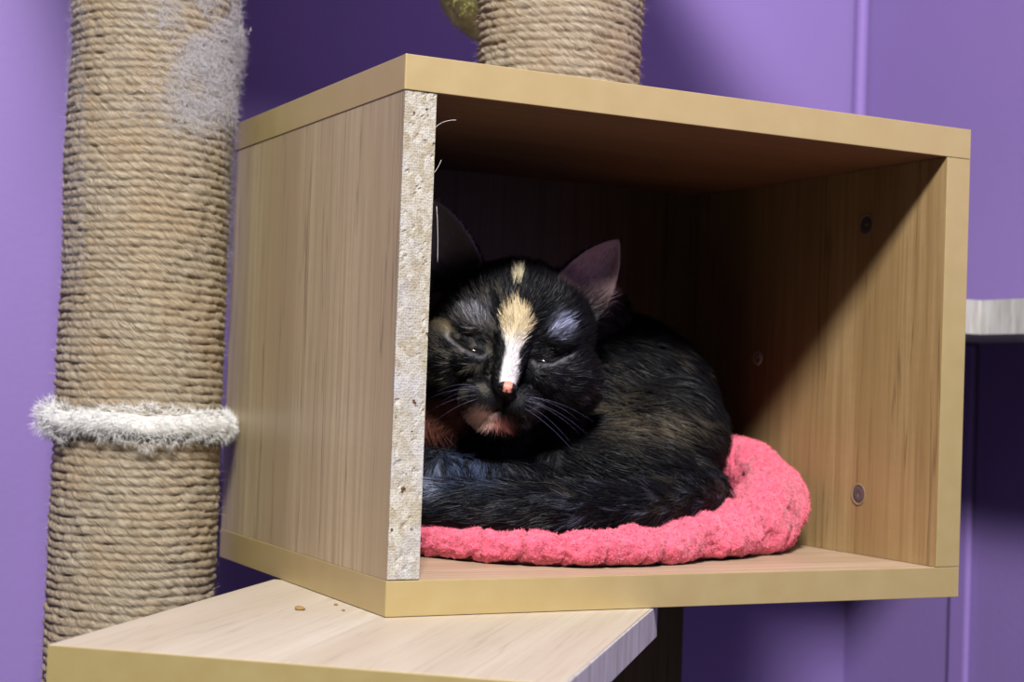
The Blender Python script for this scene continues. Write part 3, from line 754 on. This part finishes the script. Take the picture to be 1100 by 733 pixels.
    put(rp_ * (.7 + .4 * (n1 - .4)), sr(146, 88, 72)[:3])
    # inner ears, thin fur on lilac-brown skin
    for (bi, bo, tp), sgn in ((EAR_R, 1), (EAR_L, -1)):
        hb = headco(np.array([bi, bo, tp])); mid = (hb[0] + hb[1]) / 2
        ax = hb[2] - mid; t = ((h - mid)[:, :2] @ ax[:2]) / (ax[:2] @ ax[:2])
        half = (hb[1] - hb[0]) / 2; s = ((h - mid)[:, :2] - t[:, None] * ax[:2]) @ half[:2] / (half[:2] @ half[:2])
        wdt = np.clip(1 - np.clip(t, 0, 1) ** 2.2, 0, 1) ** .85
        m_ = (t > .02) * (t < 1.1) * (np.abs(s) < wdt * .93 + .02) * (y > .02)
        put(m_ * (.9 if sgn > 0 else .75) * np.clip((t - .08) * 3, 0, 1), np.array(sr(128, 104, 116)[:3]) * (1 - .35 * np.clip(1 - t, 0, 1)[:, None] * np.ones(3)) if False else (sr(158, 130, 132)[:3] if sgn > 0 else sr(205, 190, 200)[:3]))
    return c
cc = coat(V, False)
sd = slit(headco(V)); k = np.clip(1 - sd / .0018, 0, 1)[:, None]; cc = cc * (1 - k) + np.array([.002, .002, .002]) * k
a_ = cme.color_attributes.new('Col', 'FLOAT_COLOR', 'POINT'); a_.data.foreach_set('color', np.concatenate([cc, np.ones((len(cc), 1))], 1).astype(np.float32).ravel())
cme.materials.clear(); cme.materials.append(M_SKIN); cme.polygons.foreach_set('use_smooth', [True] * len(cme.polygons))
cat = link(bpy.data.objects.new('cat', cme))
tag(cat, 'black tortoiseshell cat curled up asleep on the pink bed with a pale blaze', 'cat')

# fur: direction field
def fur_mask(C):
    h = headco(C); pj = project(C)
    mk = np.ones(len(C)); mk *= (C[:, 2] > T + .009)
    mk *= np.where(pj[:, 2] < 1.07, 1.0, .35)
    nose = np.linalg.norm(h - np.array([.0018, -.0235, .056]), axis=1) < .0062
    mk *= ~nose
    mk *= np.where(slit(h) < .0022, 0, 1)
    isear = (h[:, 1] > .045) & (h[:, 2] > -.03)
    mk *= np.where(isear, .3, 1)
    face = (np.linalg.norm(h, axis=1) < .062) & (h[:, 2] > 0)
    mk *= np.where(face, 2.2, 1)
    return mk
NF = 120000
P, N = sample_surface(cme, NF, fur_mask)
h = headco(P); hd = ((np.linalg.norm(h, axis=1) < .066) & (h[:, 2] > -.03)) | ((h[:, 1] > .036) & (np.linalg.norm(h, axis=1) < .12) & (h[:, 2] > -.05))
nosec = np.array([0, -.018, .054])
rad = h - nosec; rad[:, 2] -= .02; rad[:, 1] += .004
Dh = rad[:, :1] * HR_ + rad[:, 1:2] * HU + rad[:, 2:3] * HZ
pj = project(P)
Db = np.tile(RGT * .9 - UPV * .45, (NF, 1)); tl = (pj[:, 1] > 512) & (pj[:, 2] < 1.0); Db[tl] = -RGT * .95 - UPV * .1
Db[(~tl) & (pj[:, 0] < 600)] = RGT * .15 - UPV * 1.0
isear = hd & (h[:, 1] > .040) & (np.abs(h[:, 0]) > .012)
for sgn, E in ((1, EAR_R), (-1, EAR_L)):
    ax = E[2] - (E[0] + E[1]) / 2; ax /= np.linalg.norm(ax); mm = isear & (np.sign(h[:, 0]) == sgn); Dh[mm] = ax * .9 - HR_ * .25 * sgn
Dd = np.where(hd[:, None], Dh, Db) ; Dd /= np.linalg.norm(Dd, axis=1)[:, None] + 1e-9
wob = np.stack([fbm(P, 120, 60 + k, 2) - .5 for k in range(3)], 1)
Dd = Dd + wob * 1.1 + RNG.normal(0, .10, (NF, 3))
Dt = Dd - N * np.sum(Dd * N, 1)[:, None]; Dt /= np.linalg.norm(Dt, axis=1)[:, None] + 1e-9
dn = np.linalg.norm(h - np.array([0, -.022, .052]), axis=1)
Lh = np.interp(dn, [0, .008, .025, .05, .07], [.0012, .0022, .0048, .0085, .009]); Lh[isear] = .0034
Lh = Lh * np.clip((slit(h) + .001) / .008, .25, 1)
L = np.where(hd, Lh, .0125) * RNG.uniform(.6, 1.2, NF)
liftf = np.where(hd, .30, .28)[:, None] + RNG.uniform(-.1, .15, NF)[:, None]
D = Dt + N * liftf; D /= np.linalg.norm(D, axis=1)[:, None]
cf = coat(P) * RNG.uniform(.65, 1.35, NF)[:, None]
Wd = np.where(hd, .00026, .00034) * RNG.uniform(.8, 1.3, NF)
ends = P + D * L[:, None]
ok = (ends[:, 2] > T + .0098) & (ends[:, 0] > T + .0015) & (ends[:, 0] < W_ - T - .001) & (ends[:, 1] < D_ - .014)
Vf, q, t, c4 = strands(P[ok], N[ok], D[ok], L[ok], Wd[ok], cf[ok], .38, 3)
tag(npobj('fur', Vf, q, t, M_FUR, cat, False, col=c4), kind='stuff')

# ray helper onto the cat surface from head coordinates
from mathutils.bvhtree import BVHTree
bvh = BVHTree.FromPolygons([tuple(v) for v in V], [tuple(p.vertices) for p in cme.polygons])
def onface(x, y, out=0.0):
    o = hp(x, y, .12); hit = bvh.ray_cast(Vector(o), Vector(-HZ)); return np.array(hit[0]) + HZ * out
# eyes: dark glossy line between nearly closed lids
for e in EYES:
    pts = []
    for f in np.linspace(0, 1, 13):
        k = f * 2; i = min(int(k), 1); g = k - i; x = e[i][0] * (1 - g) + e[i + 1][0] * g; y = e[i][1] * (1 - g) + e[i + 1][1] * g
        pts.append(onface(x, y, .0003))
    Vt, Qt, Tt = tube_mesh(pts, np.interp(np.linspace(0, 1, 13), [0, .5, 1], [.0005, .0011, .0004]), 10)
    tag(npobj('eye', Vt, Qt, Tt, M_EYE, cat), 'nearly closed eye')
# nose leather: rounded wedge with nostrils, pink patch and dark rim
res = 40; bm = bmesh.new(); bmesh.ops.create_uvsphere(bm, u_segments=48, v_segments=32, radius=1)
NC = headco(np.array([onface(.0018, -.0225)]))[0]
co = []
for v in bm.verts:
    x, y, z = v.co; wv = np.interp(y, [-1, -.4, .3, 1], [.35, .75, 1, .85]); X = x * .0062 * wv; Y = y * .0042; Z = z * .0046
    for s in (-1, 1):
        d = math.hypot((X - s * .0040) / .0017, (Y + .0012) / .0013)
        if z > 0: Z -= .0022 * math.exp(-d * d)
    Z -= .0012 * math.exp(-(X / .0005) ** 2) * (Y < -.001)
    p = hp(NC[0] + X, NC[1] + Y - .001, NC[2] + Z - .0012); v.co = Vector(p)
    pk = 1 if (-.0022 < X < .0026 and Y > -.0022) else 0
    co.append(np.array(sr(214, 140, 122)[:3]) if pk else np.array([.012, .012, .016]))
me = bpy.data.meshes.new('nose'); bm.to_mesh(me); bm.free()
a_ = me.color_attributes.new('Col', 'FLOAT_COLOR', 'POINT'); a_.data.foreach_set('color', np.concatenate([np.array(co), np.ones((len(co), 1))], 1).astype(np.float32).ravel())
me.polygons.foreach_set('use_smooth', [True] * len(me.polygons)); me.materials.append(attr_material('nose_leather', .45, .5, 0, (1500, .0003, .4)))
tag(link(bpy.data.objects.new('nose', me), cat), 'small nose with a pink patch')
# whiskers
for s in (1, -1):
    for k in range(6):
        y0 = -.026 - .0022 * (k % 4); x0 = s * (.013 + .003 * (k // 4)); p0 = onface(x0, y0)
        L0 = (.030 if s > 0 else .018) + .010 * random.random(); a0 = math.radians(6 - 9 * (k % 4) + random.uniform(-3, 3)); pts = []
        for f in np.linspace(0, 1, 10):
            pts.append(p0 + (HR_ * s * math.cos(a0) + HU * math.sin(a0)) * L0 * f - HU * .010 * f * f + HZ * (.007 * f - .010 * f * f))
        pts = [np.array([max(p[0], T + .001), p[1], p[2]]) for p in pts]
        Vt, Qt, Tt = tube_mesh(pts, np.linspace(.00010, .00003, 10), 5); npobj('whisker', Vt, Qt, Tt, M_WHISK, cat)

# ------------------------------------------------------------------ stray hairs on the box edge
def loose(pts, label, r=.00014):
    Vt, Qt, Tt = tube_mesh(closed := np.array(pts), r, 5)
    tag(npobj('stray_hair', Vt, Qt, Tt, M_HAIR), label, 'hair', 'stray hairs on the bare edge')
def arc3(p0, p1, p2, n=12):
    t = np.linspace(0, 1, n)[:, None]; return (1 - t) ** 2 * p0 + 2 * t * (1 - t) * p1 + t * t * p2
loose(arc3(px(467, 138, .832), px(474, 129, .832), px(490, 129, .832)), 'curved pale hair sticking out near the top of the bare edge')
loose(arc3(px(466, 186, .832), px(470, 182, .832), px(474, 172, .832)), 'short pale hair poking out at the bare edge below the curved one')
loose(arc3(px(469, 222, .835), px(471, 250, .835), px(470, 282, .835)), 'long straight pale hair hanging in front of the left ear')
